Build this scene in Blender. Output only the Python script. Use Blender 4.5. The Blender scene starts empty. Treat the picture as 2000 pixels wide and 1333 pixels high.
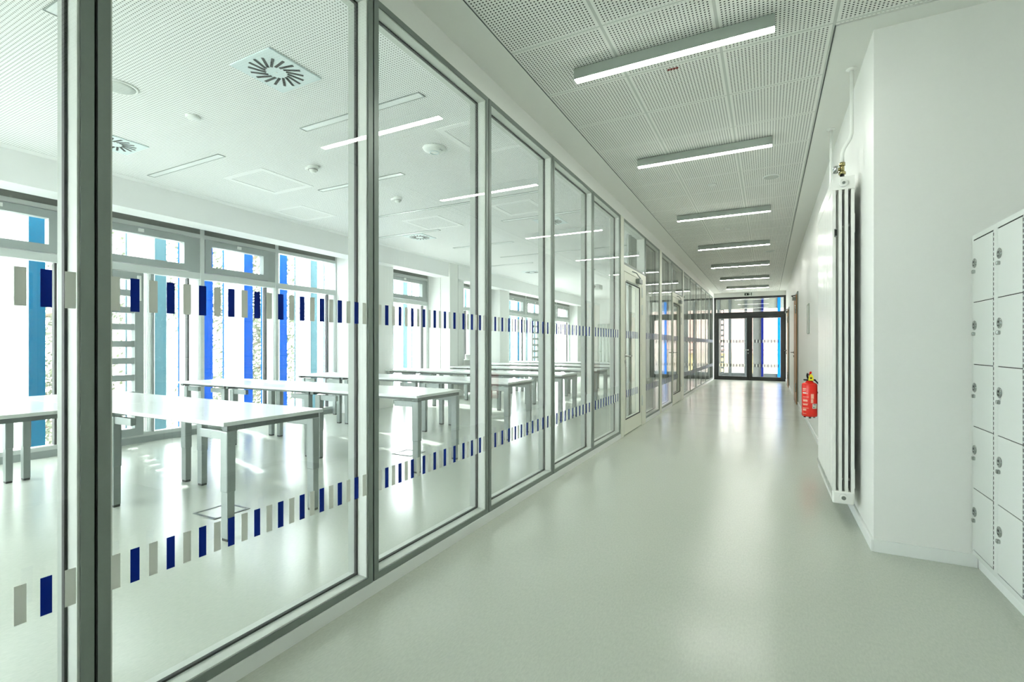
import bpy, bmesh, math, random
from mathutils import Vector, Matrix
random.seed(7)
S = bpy.context.scene
COL = S.collection
PI = math.pi

# ------------------------------------------------------------------ camera, sky, sun, exposure
FPX, VX, HY, EYE = 954.0, 1499.0, 675.5, 1.2          # taken at 2000 x 1333
TH = math.atan((VX - 1000) / FPX)
cam_d = bpy.data.cameras.new('camera')
cam = bpy.data.objects.new('camera', cam_d)
COL.objects.link(cam)
cam.location = (0, 0, EYE)
cam.rotation_euler = (PI / 2, 0, TH)
cam_d.sensor_width = 36.0
cam_d.lens = FPX / 2000 * 36.0
cam_d.shift_y = (HY - 666.5) / 2000
cam_d.clip_start = 0.02
cam_d.clip_end = 300
S.camera = cam

S.view_settings.view_transform = 'Standard'
S.view_settings.look = 'None'
S.view_settings.gamma = 1.0
S.view_settings.use_curve_mapping = False
S.view_settings.exposure = 0.22

world = bpy.data.worlds.new('overcast sky')
S.world = world
world.use_nodes = True
bg = world.node_tree.nodes['Background']
bg.inputs['Color'].default_value = (0.95, 1.0, 1.0, 1)
bg.inputs['Strength'].default_value = 21.0

sun_d = bpy.data.lights.new('sun', 'SUN')
sun_d.energy = 11.0
sun_d.angle = math.radians(0.8)
sun_d.color = (0.98, 1.0, 0.97)
sun = bpy.data.objects.new('sun', sun_d)
COL.objects.link(sun)
sun.location = (-20, 8, 20)
sun.rotation_euler = Vector((0.80, -0.22, -0.62)).to_track_quat('-Z', 'Y').to_euler()

S.cycles.max_bounces = 12
S.cycles.diffuse_bounces = 6
S.cycles.glossy_bounces = 5
S.cycles.transparent_max_bounces = 24
S.cycles.transmission_bounces = 6
S.cycles.sample_clamp_indirect = 8.0

LAMP_L = 58.0        # radiance of the lit corridor lamp diffusers

# ------------------------------------------------------------------ materials
def lin(c):
    return tuple(((v / 255) / 12.92 if v / 255 <= 0.04045 else (((v / 255) + 0.055) / 1.055) ** 2.4) for v in c) + (1,)

def newmat(name):
    m = bpy.data.materials.new(name)
    m.use_nodes = True
    nt = m.node_tree
    return m, nt, nt.nodes['Principled BSDF'], nt.nodes['Material Output']

def mat(name, rgb, rough=0.5, metal=0.0, spec=0.5, noise=0.0, nscale=30, bump=0.0, emit=None):
    m, nt, b, out = newmat(name)
    b.inputs['Base Color'].default_value = lin(rgb)
    b.inputs['Roughness'].default_value = rough
    b.inputs['Metallic'].default_value = metal
    b.inputs['Specular IOR Level'].default_value = spec
    if noise or bump:
        tc = nt.nodes.new('ShaderNodeTexCoord')
        n = nt.nodes.new('ShaderNodeTexNoise')
        n.inputs['Scale'].default_value = nscale
        n.inputs['Detail'].default_value = 5
        nt.links.new(tc.outputs['Object'], n.inputs['Vector'])
        if noise:
            r = nt.nodes.new('ShaderNodeMix')
            r.data_type = 'RGBA'
            c = lin(rgb)
            r.inputs['A'].default_value = tuple(v * (1 - noise) for v in c[:3]) + (1,)
            r.inputs['B'].default_value = tuple(min(1, v * (1 + noise)) for v in c[:3]) + (1,)
            nt.links.new(n.outputs['Fac'], r.inputs['Factor'])
            nt.links.new(r.outputs['Result'], b.inputs['Base Color'])
        if bump:
            bp = nt.nodes.new('ShaderNodeBump')
            bp.inputs['Strength'].default_value = bump
            bp.inputs['Distance'].default_value = 0.002
            nt.links.new(n.outputs['Fac'], bp.inputs['Height'])
            nt.links.new(bp.outputs['Normal'], b.inputs['Normal'])
    if emit:
        b.inputs['Emission Color'].default_value = lin(emit[0])
        b.inputs['Emission Strength'].default_value = emit[1]
    return m

def mth(nt, op, a, b=None, c=None):
    n = nt.nodes.new('ShaderNodeMath')
    n.operation = op
    for i, v in enumerate((a, b, c)):
        if v is None:
            continue
        if isinstance(v, (int, float)):
            n.inputs[i].default_value = v
        else:
            nt.links.new(v, n.inputs[i])
    return n.outputs[0]

def glass(name, tint=(0.984, 0.99, 0.989), k=1.1):
    """thin pane: clear transmission with Fresnel reflection off the face that meets the ray first"""
    m, nt, b, out = newmat(name)
    nt.nodes.remove(b)
    tr = nt.nodes.new('ShaderNodeBsdfTransparent')
    tr.inputs['Color'].default_value = tuple(tint) + (1,)
    gl = nt.nodes.new('ShaderNodeBsdfGlossy')
    gl.inputs['Roughness'].default_value = 0.0
    gl.inputs['Color'].default_value = (1, 1, 1, 1)
    fr = nt.nodes.new('ShaderNodeFresnel')
    fr.inputs['IOR'].default_value = 1.5
    ge = nt.nodes.new('ShaderNodeNewGeometry')
    front = mth(nt, 'SUBTRACT', 1.0, ge.outputs['Backfacing'])
    f = mth(nt, 'MULTIPLY', fr.outputs[0], front)
    # both faces of the sheet: R = 2r / (1 + r)
    f = mth(nt, 'DIVIDE', mth(nt, 'MULTIPLY', f, k), mth(nt, 'ADD', 1.0, mth(nt, 'MULTIPLY', f, k - 1.0)))
    mx = nt.nodes.new('ShaderNodeMixShader')
    nt.links.new(f, mx.inputs[0])
    nt.links.new(tr.outputs[0], mx.inputs[1])
    nt.links.new(gl.outputs[0], mx.inputs[2])
    nt.links.new(mx.outputs[0], out.inputs['Surface'])
    return m

def perforated(name, rgb, hole_rgb, px, py, hx, x0, y0, seam=None, rough=0.7, plain=None):
    """ceiling board with a square grid of holes; seam = (tile x, tile y, wide groove, thin groove)"""
    m, nt, b, out = newmat(name)
    b.inputs['Roughness'].default_value = rough
    b.inputs['Specular IOR Level'].default_value = 0.2
    tc = nt.nodes.new('ShaderNodeTexCoord')
    sp = nt.nodes.new('ShaderNodeSeparateXYZ')
    nt.links.new(tc.outputs['Object'], sp.inputs[0])
    X = mth(nt, 'SUBTRACT', sp.outputs[0], x0)
    Y = mth(nt, 'SUBTRACT', sp.outputs[1], y0)
    def cell(v, p):
        return mth(nt, 'ABSOLUTE', mth(nt, 'SUBTRACT', mth(nt, 'FRACT', mth(nt, 'DIVIDE', v, p)), 0.5))
    hole = mth(nt, 'LESS_THAN', mth(nt, 'MAXIMUM', cell(X, px), cell(Y, py)), hx)
    mixc = nt.nodes.new('ShaderNodeMix')
    mixc.data_type = 'RGBA'
    mixc.inputs['A'].default_value = lin(rgb)
    mixc.inputs['B'].default_value = lin(hole_rgb)
    last = mixc.outputs['Result']
    if seam:
        tx, ty, wx, wy = seam
        sx = mth(nt, 'SUBTRACT', 0.5, cell(X, tx))      # 0 at the seam line
        sy = mth(nt, 'SUBTRACT', 0.5, cell(Y, ty))
        clear = mth(nt, 'MULTIPLY', mth(nt, 'GREATER_THAN', sx, wx * 1.1 / tx), mth(nt, 'GREATER_THAN', sy, wy * 1.4 / ty))
        hole = mth(nt, 'MULTIPLY', hole, clear)
        nt.links.new(hole, mixc.inputs['Factor'])
        groove = mth(nt, 'MAXIMUM', mth(nt, 'LESS_THAN', sx, wx * 0.5 / tx), mth(nt, 'LESS_THAN', sy, wy * 0.5 / ty))
        m2 = nt.nodes.new('ShaderNodeMix')
        m2.data_type = 'RGBA'
        nt.links.new(groove, m2.inputs['Factor'])
        nt.links.new(last, m2.inputs['A'])
        m2.inputs['B'].default_value = lin((206, 209, 204))
        last = m2.outputs['Result']
    else:
        nt.links.new(hole, mixc.inputs['Factor'])
    nt.links.new(last, b.inputs['Base Color'])
    return m

def floor_mat():
    m, nt, b, out = newmat('grey green linoleum')
    tc = nt.nodes.new('ShaderNodeTexCoord')
    mp = nt.nodes.new('ShaderNodeMapping')
    mp.inputs['Scale'].default_value = (120, 42, 10)
    nt.links.new(tc.outputs['Object'], mp.inputs[0])
    n1 = nt.nodes.new('ShaderNodeTexNoise')
    n1.inputs['Scale'].default_value = 1.0
    n1.inputs['Detail'].default_value = 8
    n1.inputs['Roughness'].default_value = 0.7
    nt.links.new(mp.outputs[0], n1.inputs['Vector'])
    n2 = nt.nodes.new('ShaderNodeTexNoise')
    n2.inputs['Scale'].default_value = 1.3
    n2.inputs['Detail'].default_value = 4
    nt.links.new(tc.outputs['Object'], n2.inputs['Vector'])
    cr = nt.nodes.new('ShaderNodeValToRGB')
    cr.color_ramp.elements[0].position = 0.30
    cr.color_ramp.elements[0].color = lin((186, 192, 182))
    cr.color_ramp.elements[1].position = 0.70
    cr.color_ramp.elements[1].color = lin((202, 207, 196))
    nt.links.new(n1.outputs['Fac'], cr.inputs[0])
    # weld seam between two linoleum sheets
    sp = nt.nodes.new('ShaderNodeSeparateXYZ')
    nt.links.new(tc.outputs['Object'], sp.inputs[0])
    seam = mth(nt, 'LESS_THAN', mth(nt, 'ABSOLUTE', mth(nt, 'SUBTRACT', sp.outputs[1], 9.05)), 0.006)
    mx = nt.nodes.new('ShaderNodeMix')
    mx.data_type = 'RGBA'
    nt.links.new(seam, mx.inputs['Factor'])
    nt.links.new(cr.outputs[0], mx.inputs['A'])
    mx.inputs['B'].default_value = lin((150, 158, 150))
    nt.links.new(mx.outputs['Result'], b.inputs['Base Color'])
    ro = mth(nt, 'ADD', 0.15, mth(nt, 'MULTIPLY', n2.outputs['Fac'], 0.12))
    nt.links.new(ro, b.inputs['Roughness'])
    b.inputs['Specular IOR Level'].default_value = 0.45
    bp = nt.nodes.new('ShaderNodeBump')
    bp.inputs['Strength'].default_value = 0.06
    bp.inputs['Distance'].default_value = 0.001
    nt.links.new(n1.outputs['Fac'], bp.inputs['Height'])
    nt.links.new(bp.outputs['Normal'], b.inputs['Normal'])
    return m

def wood_mat():
    m, nt, b, out = newmat('oiled oak veneer')
    tc = nt.nodes.new('ShaderNodeTexCoord')
    mp = nt.nodes.new('ShaderNodeMapping')
    mp.inputs['Scale'].default_value = (20, 20, 1.2)
    nt.links.new(tc.outputs['Object'], mp.inputs[0])
    n = nt.nodes.new('ShaderNodeTexNoise')
    n.inputs['Scale'].default_value = 2.0
    n.inputs['Detail'].default_value = 6
    nt.links.new(mp.outputs[0], n.inputs['Vector'])
    cr = nt.nodes.new('ShaderNodeValToRGB')
    cr.color_ramp.elements[0].color = lin((120, 82, 48))
    cr.color_ramp.elements[1].color = lin((188, 142, 92))
    nt.links.new(n.outputs['Fac'], cr.inputs[0])
    nt.links.new(cr.outputs[0], b.inputs['Base Color'])
    b.inputs['Roughness'].default_value = 0.45
    return m

def fin_mat(name, rgb, through):
    """coloured glass fin: tinted transmission with a glossy face"""
    m, nt, b, out = newmat(name)
    b.inputs['Base Color'].default_value = lin(rgb)
    b.inputs['Roughness'].default_value = 0.35
    b.inputs['Specular IOR Level'].default_value = 0.1
    tr = nt.nodes.new('ShaderNodeBsdfTranslucent')
    tr.inputs['Color'].default_value = lin(rgb)
    mx = nt.nodes.new('ShaderNodeMixShader')
    mx.inputs[0].default_value = through
    nt.links.new(b.outputs[0], mx.inputs[1])
    nt.links.new(tr.outputs[0], mx.inputs[2])
    nt.links.new(mx.outputs[0], out.inputs['Surface'])
    return m

def mesh_metal(name='white perforated sheet metal', p=.020, r2=.05, rgb=(232, 236, 234)):
    """white expanded-metal sheet with rows of see-through holes"""
    m, nt, b, out = newmat(name)
    b.inputs['Base Color'].default_value = lin(rgb)
    b.inputs['Roughness'].default_value = 0.4
    tc = nt.nodes.new('ShaderNodeTexCoord')
    sp = nt.nodes.new('ShaderNodeSeparateXYZ')
    nt.links.new(tc.outputs['Object'], sp.inputs[0])
    def cell(v, p):
        return mth(nt, 'SUBTRACT', mth(nt, 'FRACT', mth(nt, 'DIVIDE', v, p)), 0.5)
    h = mth(nt, 'ADD', sp.outputs[0], sp.outputs[1])
    u = cell(h, p)
    v = cell(sp.outputs[2], p)
    d = mth(nt, 'ADD', mth(nt, 'MULTIPLY', u, u), mth(nt, 'MULTIPLY', v, v))
    hole = mth(nt, 'LESS_THAN', d, r2)
    tl = nt.nodes.new('ShaderNodeBsdfTranslucent')
    tl.inputs['Color'].default_value = lin(rgb)
    m0 = nt.nodes.new('ShaderNodeMixShader')
    m0.inputs[0].default_value = 0.6
    nt.links.new(b.outputs[0], m0.inputs[1])
    nt.links.new(tl.outputs[0], m0.inputs[2])
    tr = nt.nodes.new('ShaderNodeBsdfTransparent')
    mx = nt.nodes.new('ShaderNodeMixShader')
    nt.links.new(hole, mx.inputs[0])
    nt.links.new(m0.outputs[0], mx.inputs[1])
    nt.links.new(tr.outputs[0], mx.inputs[2])
    nt.links.new(mx.outputs[0], out.inputs['Surface'])
    return m

def leaf_mat():
    m, nt, b, out = newmat('sunlit leaves')
    tc = nt.nodes.new('ShaderNodeTexCoord')
    n = nt.nodes.new('ShaderNodeTexNoise')
    n.inputs['Scale'].default_value = 1.7
    nt.links.new(tc.outputs['Object'], n.inputs['Vector'])
    cr = nt.nodes.new('ShaderNodeValToRGB')
    cr.color_ramp.elements[0].color = lin((52, 58, 42))
    cr.color_ramp.elements[1].color = lin((98, 106, 82))
    nt.links.new(n.outputs['Fac'], cr.inputs[0])
    nt.links.new(cr.outputs[0], b.inputs['Base Color'])
    b.inputs['Roughness'].default_value = 0.5
    return m

def tile_roof_mat():
    m, nt, b, out = newmat('clay roof tiles')
    tc = nt.nodes.new('ShaderNodeTexCoord')
    br = nt.nodes.new('ShaderNodeTexBrick')
    br.inputs['Scale'].default_value = 3.0
    br.inputs['Color1'].default_value = lin((96, 66, 54))
    br.inputs['Color2'].default_value = lin((84, 56, 46))
    br.inputs['Mortar'].default_value = lin((66, 46, 40))
    nt.links.new(tc.outputs['Object'], br.inputs['Vector'])
    nt.links.new(br.outputs['Color'], b.inputs['Base Color'])
    b.inputs['Roughness'].default_value = 0.8
    return m

M = dict(
    wall=mat('white wall paint', (238, 239, 236), 0.55, noise=0.015, nscale=60, bump=0.05, spec=0.35),
    wall_gloss=mat('white latex wall paint', (239, 240, 237), 0.42, noise=0.012, nscale=60, bump=0.03, spec=0.45),
    soffit=mat('white plaster soffit', (238, 239, 235), 0.7, noise=0.01, nscale=40, spec=0.2),
    skirt=mat('white skirting', (236, 239, 237), 0.4),
    frame=mat('grey aluminium frame', (128, 138, 132), 0.42, metal=0.35, noise=0.03, nscale=80),
    lining=mat('pale grey frame lining', (206, 211, 205), 0.45),
    rear=mat('darkened inner jamb', (158, 165, 159), 0.5),  # rear side jambs only, colour darkened to hold back the room's daylight
    seal=mat('black rubber seal', (22, 26, 24), 0.6),
    door_white=mat('cream white lacquered door', (228, 230, 216), 0.4),
    winrail=mat('light grey window rail', (196, 203, 200), 0.42),
    winframe=mat('pale grey window profile', (146, 155, 153), 0.42),
    blind=mat('dark grey blind cassette', (92, 96, 90), 0.6),
    glass=glass('clear glass'),
    winglass=glass('facade glass', (0.975, 0.982, 0.984), 1.0),
    blue_mark=mat('dark blue marking film', (2, 34, 120), 0.5, spec=0.08),
    grey_mark=mat('grey marking film', (226, 228, 222), 0.6, spec=0.1),
    floor=floor_mat(),
    tile=perforated('perforated ceiling tiles', (243, 244, 240), (38, 46, 42), 0.5975 / 29, 0.595 / 29, 0.212, -0.2565, 3.337, (0.5975, 0.595, 0.017, 0.009)),
    board=perforated('perforated plasterboard', (246, 247, 247), (110, 116, 112), 0.0195, 0.0195, 0.20, 0, 0),
    plain=mat('smooth white plasterboard', (245, 246, 246), 0.6, spec=0.2),
    lamp=mat('grey lamp housing', (168, 177, 170), 0.4, metal=0.2),
    lit=mat('lit opal diffuser', (255, 250, 238), 0.5, emit=((250, 252, 243), LAMP_L)),
    off=mat('opal light cover switched off', (238, 242, 242), 0.3),
    vent=mat('pale blue white diffuser plate', (216, 230, 232), 0.4),
    dark=mat('dark slot', (40, 46, 46), 0.7),
    plastic=mat('white plastic', (230, 234, 230), 0.35),
    grille=mat('grey speaker grille', (192, 198, 194), 0.6, noise=0.1, nscale=900),
    top=mat('white laminate', (240, 243, 242), 0.22, spec=0.5),
    edge=mat('pale grey edge shade', (216, 222, 218), 0.4),
    rail=mat('dark grey steel rail', (92, 100, 98), 0.45, metal=0.4),
    alu=mat('silver painted steel', (138, 147, 144), 0.33, metal=0.45),
    foot=mat('black glide', (30, 34, 34), 0.5),
    chrome=mat('polished metal', (190, 194, 192), 0.2, metal=1.0),
    brass=mat('nickel brass', (176, 166, 118), 0.25, metal=1.0),
    rad=mat('white radiator enamel', (242, 243, 239), 0.25, spec=0.5),
    rosette=mat('white pipe paint', (240, 242, 238), 0.35),
    locker=mat('pale grey locker steel', (222, 226, 223), 0.35, spec=0.45),
    gap=mat('black gap', (14, 18, 17), 0.8),
    lockm=mat('brushed lock metal', (148, 154, 150), 0.35, metal=0.7),
    red=mat('red extinguisher paint', (222, 30, 14), 0.25, spec=0.5),
    yellow=mat('yellow plastic', (238, 222, 40), 0.4),
    cream=mat('printed pale lettering block', (240, 176, 150), 0.5),
    label=mat('white paper sticker', (236, 238, 230), 0.5),
    green=mat('green print', (30, 110, 70), 0.5),
    black=mat('black plastic', (18, 20, 20), 0.45),
    anth=mat('anthracite door profile', (46, 49, 48), 0.42, metal=0.2),
    wood=wood_mat(),
    sign=mat('white sign plate', (232, 240, 234), 0.4),
    signdark=mat('dark green pictogram', (8, 34, 26), 0.5),
    curtain=mat('pale grey curtain cloth', (206, 213, 207), 0.85, noise=0.04, nscale=200),
    mesh=mesh_metal(),
    screen=mesh_metal('pale rose perforated sheet', .05, .10, (150, 143, 138)),
    loggia=mat('mid grey render', (74, 77, 76), 0.8),
    farpost=mat('dark grey facade post', (48, 56, 58), 0.5),
    fin_teal=fin_mat('teal fin', (0, 112, 142), 0.45),
    fin_blue=fin_mat('blue fin', (0, 104, 184), 0.45),
    fin_pale=fin_mat('pale blue grey fin', (110, 140, 148), 0.6),
    fin_navy=fin_mat('deep blue fin', (10, 26, 100), 0.45),
    leaf=leaf_mat(),
    bark=mat('brown bark', (96, 84, 70), 0.9, noise=0.25, nscale=14),
    stone=mat('pale concrete', (196, 196, 188), 0.85, noise=0.05, nscale=6),
    ground=mat('pale gravel ground', (214, 214, 204), 0.95, noise=0.2, nscale=2),
    rooft=tile_roof_mat(),
    slate=mat('grey slate roof', (150, 158, 162), 0.7, noise=0.1, nscale=8),
    plaster=mat('ochre house plaster', (104, 92, 62), 0.9, noise=0.05, nscale=4),
)

# ------------------------------------------------------------------ mesh helpers
class MB:
    """collects shapes, then links them as ONE mesh object"""
    def __init__(self, *mats):
        self.bm = bmesh.new()
        self.mats = list(mats)

    def _mi(self, faces, m):
        for f in faces:
            f.material_index = m

    def box(self, x0, x1, y0, y1, z0, z1, m=0):
        v = [self.bm.verts.new(p) for p in ((x0, y0, z0), (x1, y0, z0), (x1, y1, z0), (x0, y1, z0),
                                            (x0, y0, z1), (x1, y0, z1), (x1, y1, z1), (x0, y1, z1))]
        fs = [self.bm.faces.new([v[i] for i in q]) for q in
              ((0, 3, 2, 1), (4, 5, 6, 7), (0, 1, 5, 4), (1, 2, 6, 5), (2, 3, 7, 6), (3, 0, 4, 7))]
        self._mi(fs, m)
        return self

    def bbox(self, x0, x1, y0, y1, z0, z1, r=0.004, m=0, seg=2):
        """bevelled box"""
        n0 = len(self.bm.verts)
        self.bm.verts.ensure_lookup_table()
        self.box(x0, x1, y0, y1, z0, z1, m)
        self.bm.verts.ensure_lookup_table()
        vs = self.bm.verts[n0:]
        es = {e for v in vs for e in v.link_edges}
        res = bmesh.ops.bevel(self.bm, geom=list(es), offset=r, segments=seg, affect='EDGES', profile=0.5)
        for f in res['faces']:
            f.material_index = m
        return self

    def ring(self, axis_a, axis_b, y0, y1, z0, z1, w, m=0, wz=None):
        """rectangular frame in the Y-Z plane, from X = axis_a to axis_b"""
        wz = wz or w
        a, b = sorted((axis_a, axis_b))
        self.box(a, b, y0, y0 + w, z0, z1, m)
        self.box(a, b, y1 - w, y1, z0, z1, m)
        self.box(a, b, y0 + w, y1 - w, z0, z0 + wz, m)
        self.box(a, b, y0 + w, y1 - w, z1 - wz, z1, m)
        return self

    def ringx(self, ya, yb, x0, x1, z0, z1, w, m=0):
        a, b = sorted((ya, yb))
        self.box(x0, x0 + w, a, b, z0, z1, m)
        self.box(x1 - w, x1, a, b, z0, z1, m)
        self.box(x0 + w, x1 - w, a, b, z0, z0 + w, m)
        self.box(x0 + w, x1 - w, a, b, z1 - w, z1, m)
        return self

    def cyl(self, c, r, h, axis='Z', seg=20, m=0, r2=None):
        """capped cylinder or cone starting at c and running h along the axis"""
        r2 = r if r2 is None else r2
        rot = {'Z': Matrix.Identity(3), 'X': Matrix.Rotation(PI / 2, 3, 'Y'), 'Y': Matrix.Rotation(-PI / 2, 3, 'X')}[axis]
        c = Vector(c)
        a = [self.bm.verts.new(c + rot @ Vector((r * math.cos(2 * PI * i / seg), r * math.sin(2 * PI * i / seg), 0))) for i in range(seg)]
        b = [self.bm.verts.new(c + rot @ Vector((r2 * math.cos(2 * PI * i / seg), r2 * math.sin(2 * PI * i / seg), h))) for i in range(seg)]
        fs = [self.bm.faces.new([a[i], a[(i + 1) % seg], b[(i + 1) % seg], b[i]]) for i in range(seg)]
        for f in fs:
            f.smooth = True
        fs += [self.bm.faces.new(a[::-1]), self.bm.faces.new(b)]
        self._mi(fs, m)
        return self

    def lathe(self, c, prof, seg=24, m=0, axis='Z'):
        """profile of (radius, height) turned about the axis"""
        rot = {'Z': Matrix.Identity(3), 'X': Matrix.Rotation(PI / 2, 3, 'Y'), 'Y': Matrix.Rotation(-PI / 2, 3, 'X')}[axis]
        c = Vector(c)
        rings = []
        for r, h in prof:
            rings.append([self.bm.verts.new(c + rot @ Vector((r * math.cos(2 * PI * i / seg), r * math.sin(2 * PI * i / seg), h))) for i in range(seg)])
        fs = []
        for a, b in zip(rings, rings[1:]):
            fs += [self.bm.faces.new([a[i], a[(i + 1) % seg], b[(i + 1) % seg], b[i]]) for i in range(seg)]
        for f in fs:
            f.smooth = True
        fs += [self.bm.faces.new(rings[0][::-1]), self.bm.faces.new(rings[-1])]
        self._mi(fs, m)
        return self

    def tube(self, pts, r, seg=12, m=0):
        pts = [Vector(p) for p in pts]
        up = Vector((0, 0, 1))
        rings = []
        ref = None
        for i, p in enumerate(pts):
            t = (pts[min(i + 1, len(pts) - 1)] - pts[max(i - 1, 0)]).normalized()
            if ref is None:
                ref = t.orthogonal().normalized()
            ref = (ref - t * ref.dot(t)).normalized()
            q = t.cross(ref)
            rr = r[i] if isinstance(r, (list, tuple)) else r
            rings.append([self.bm.verts.new(p + (ref * math.cos(2 * PI * k / seg) + q * math.sin(2 * PI * k / seg)) * rr) for k in range(seg)])
        fs = []
        for a, b in zip(rings, rings[1:]):
            fs += [self.bm.faces.new([a[i], a[(i + 1) % seg], b[(i + 1) % seg], b[i]]) for i in range(seg)]
        for f in fs:
            f.smooth = True
        fs += [self.bm.faces.new(rings[0][::-1]), self.bm.faces.new(rings[-1])]
        self._mi(fs, m)
        return self

    def prism(self, poly, h, place, m=0):
        """2-D outline extruded by h; place(u, v, w) gives the 3-D point"""
        a = [self.bm.verts.new(place(u, v, 0)) for u, v in poly]
        b = [self.bm.verts.new(place(u, v, h)) for u, v in poly]
        n = len(poly)
        fs = [self.bm.faces.new([a[i], a[(i + 1) % n], b[(i + 1) % n], b[i]]) for i in range(n)]
        fs += [self.bm.faces.new(a[::-1]), self.bm.faces.new(b)]
        self._mi(fs, m)
        return self

    def build(self, name, parent=None, mats=None):
        bmesh.ops.recalc_face_normals(self.bm, faces=self.bm.faces[:])
        me = bpy.data.meshes.new(name)
        self.bm.to_mesh(me)
        self.bm.free()
        for mm in (mats or self.mats):
            me.materials.append(mm)
        o = bpy.data.objects.new(name, me)
        COL.objects.link(o)
        if parent is not None:
            o.parent = parent
        return o

def tag(o, label=None, cat=None, group=None, kind=None):
    if label: o['label'] = label
    if cat: o['category'] = cat
    if group: o['group'] = group
    if kind: o['kind'] = kind
    return o

def empty(name, loc=(0, 0, 0), label=None, cat=None, group=None, kind=None):
    o = bpy.data.objects.new(name, None)
    o.empty_display_size = 0.1
    COL.objects.link(o)
    o.location = loc
    return tag(o, label, cat, group, kind)

def struct(o, label=None):
    o['kind'] = 'structure'
    if label:
        o['label'] = label
    return o

def dup(root, loc, label=None, rotz=None):
    r = root.copy()
    COL.objects.link(r)
    r.location = loc
    if rotz is not None:
        r.rotation_euler = (0, 0, rotz)
    if label:
        r['label'] = label
    for ch in list(root.children):
        c = ch.copy()
        COL.objects.link(c)
        c.parent = r
        for g in list(ch.children):
            d = g.copy()
            COL.objects.link(d)
            d.parent = c
    return r

ORD = ['first', 'second', 'third', 'fourth', 'fifth', 'sixth', 'seventh', 'eighth', 'ninth', 'tenth', 'eleventh', 'twelfth',
       'thirteenth', 'fourteenth', 'fifteenth', 'sixteenth', 'seventeenth', 'eighteenth', 'nineteenth', 'twentieth',
       'twenty-first', 'twenty-second', 'twenty-third', 'twenty-fourth', 'twenty-fifth', 'twenty-sixth', 'twenty-seventh',
       'twenty-eighth', 'twenty-ninth', 'thirtieth', 'thirty-first', 'thirty-second']

# ------------------------------------------------------------------ key dimensions
XG = -1.685          # face of the glazed corridor wall
XGB = -1.81          # its back face
XR = 0.55            # right corridor wall
XW = -6.90           # window wall
ZC = 3.05            # ceilings
YE = 18.75           # far end of the corridor
YB = 18.90           # far wall of the classroom
YN = -3.0            # near end, behind the camera
ZT = 2.89            # top of the glazed wall

# ------------------------------------------------------------------ the setting
struct(MB(M['floor']).box(-7.1, 1.6, YN - .1, 19.0, -0.12, 0).build('floor'))
# corridor ceiling: perforated tiles, plaster margins
struct(MB(M['tile'], M['soffit'], M['rail']).box(-1.44, 0.345, YN, 18.62, ZC, ZC + .05, 0)
       .box(0.345, 1.5, YN, 3.36, ZC, ZC + .05, 0)
       .box(-1.69, -1.44, YN, YE, ZC - .004, ZC + .05, 1)
       .box(0.352, 0.56, 3.37, YE, ZC - .004, ZC + .05, 1).box(0.56, 1.6, 3.37, 3.515, ZC - .004, ZC + .05, 1)
       .box(-1.44, 0.352, 18.62, YE, ZC - .004, ZC + .05, 1)
       .box(-1.442, -1.438, YN, 18.62, ZC - .005, ZC, 2).box(0.347, 0.351, 3.37, 18.62, ZC - .005, ZC, 2).build('ceiling'))
struct(MB(M['board'], M['plain']).box(-6.18, -1.95, YN, YB, ZC, ZC + .05, 0)
       .box(-6.4, -6.18, YN, YB, ZC - .003, ZC + .05, 1).box(-1.95, -1.81, YN, YB, ZC - .003, ZC + .05, 1).build('ceiling'))
struct(MB(M['wall']).box(-7.3, 1.9, YN - .2, 19.1, ZC + .05, ZC + .25).build('ceiling'))     # slab above both ceilings
# left corridor wall: kerb and bulkhead of the glazing
struct(MB(M['wall']).box(XGB, -1.69, YN, YE, ZT, ZC + .05).build('wall_left'))
struct(MB(M['skirt']).box(XGB, -1.68, YN, 6.27, 0, .06).box(XGB, -1.68, 7.72, 10.12, 0, .06).box(XGB, -1.68, 11.5, 18.40, 0, .06).build('baseboard_left'))
struct(MB(M['wall']).box(XGB, -1.69, 18.36, YE, 0, ZT).build('wall_left'))
# right corridor wall, return beside the lockers, locker recess
struct(MB(M['wall_gloss']).box(XR, XR + .2, 3.70, YE + .2, 0, ZC + .05).box(XR, 1.6, 3.51, 3.70, 0, ZC + .05).build('wall_right'))
struct(MB(M['wall']).box(1.46, 1.6, YN, 3.51, 0, ZC + .05).build('wall_right'))
struct(MB(M['skirt']).bbox(XR - .015, XR, 3.495, 11.36, 0, .07, .003).bbox(XR - .015, XR, 12.50, 15.86, 0, .07, .003).bbox(XR - .015, XR, 16.98, YE, 0, .07, .003)
       .bbox(XR, 1.004, 3.495, 3.51, 0, .07, .003).build('baseboard_right'))
# far end wall of the corridor (door opening) and of the classroom
struct(MB(M['wall']).box(-1.69, XR, YE, YE + .2, 2.90, ZC + .05).build('wall_far'))
struct(MB(M['wall']).box(-7.1, XGB, YB, YB + .2, 0, ZC + .05).box(XGB, -1.70, YE, YB + .2, 0, ZC + .05).build('wall_far'))
# near end wall behind the camera
struct(MB(M['wall']).box(-7.1, 1.6, YN - .2, YN, 2.5, ZC + .05).box(-7.1, -5.9, YN - .2, YN, 0, 2.5).box(-3.4, 1.6, YN - .2, YN, 0, 2.5)
       .box(-5.9, -3.4, YN - .2, YN, 0, .7).build('wall_near'))
wn = struct(empty('window_20', (0, YN - .1, 0)))  # unseen window, added with its opening to let daylight into the near part
MB(M['winframe']).ringx(-.04, .04, -5.9, -3.4, .7, 2.5, .07).build('frame', wn)
MB(M['winglass']).box(-5.83, -3.47, -.004, .004, .77, 2.43).build('pane', wn)

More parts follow.
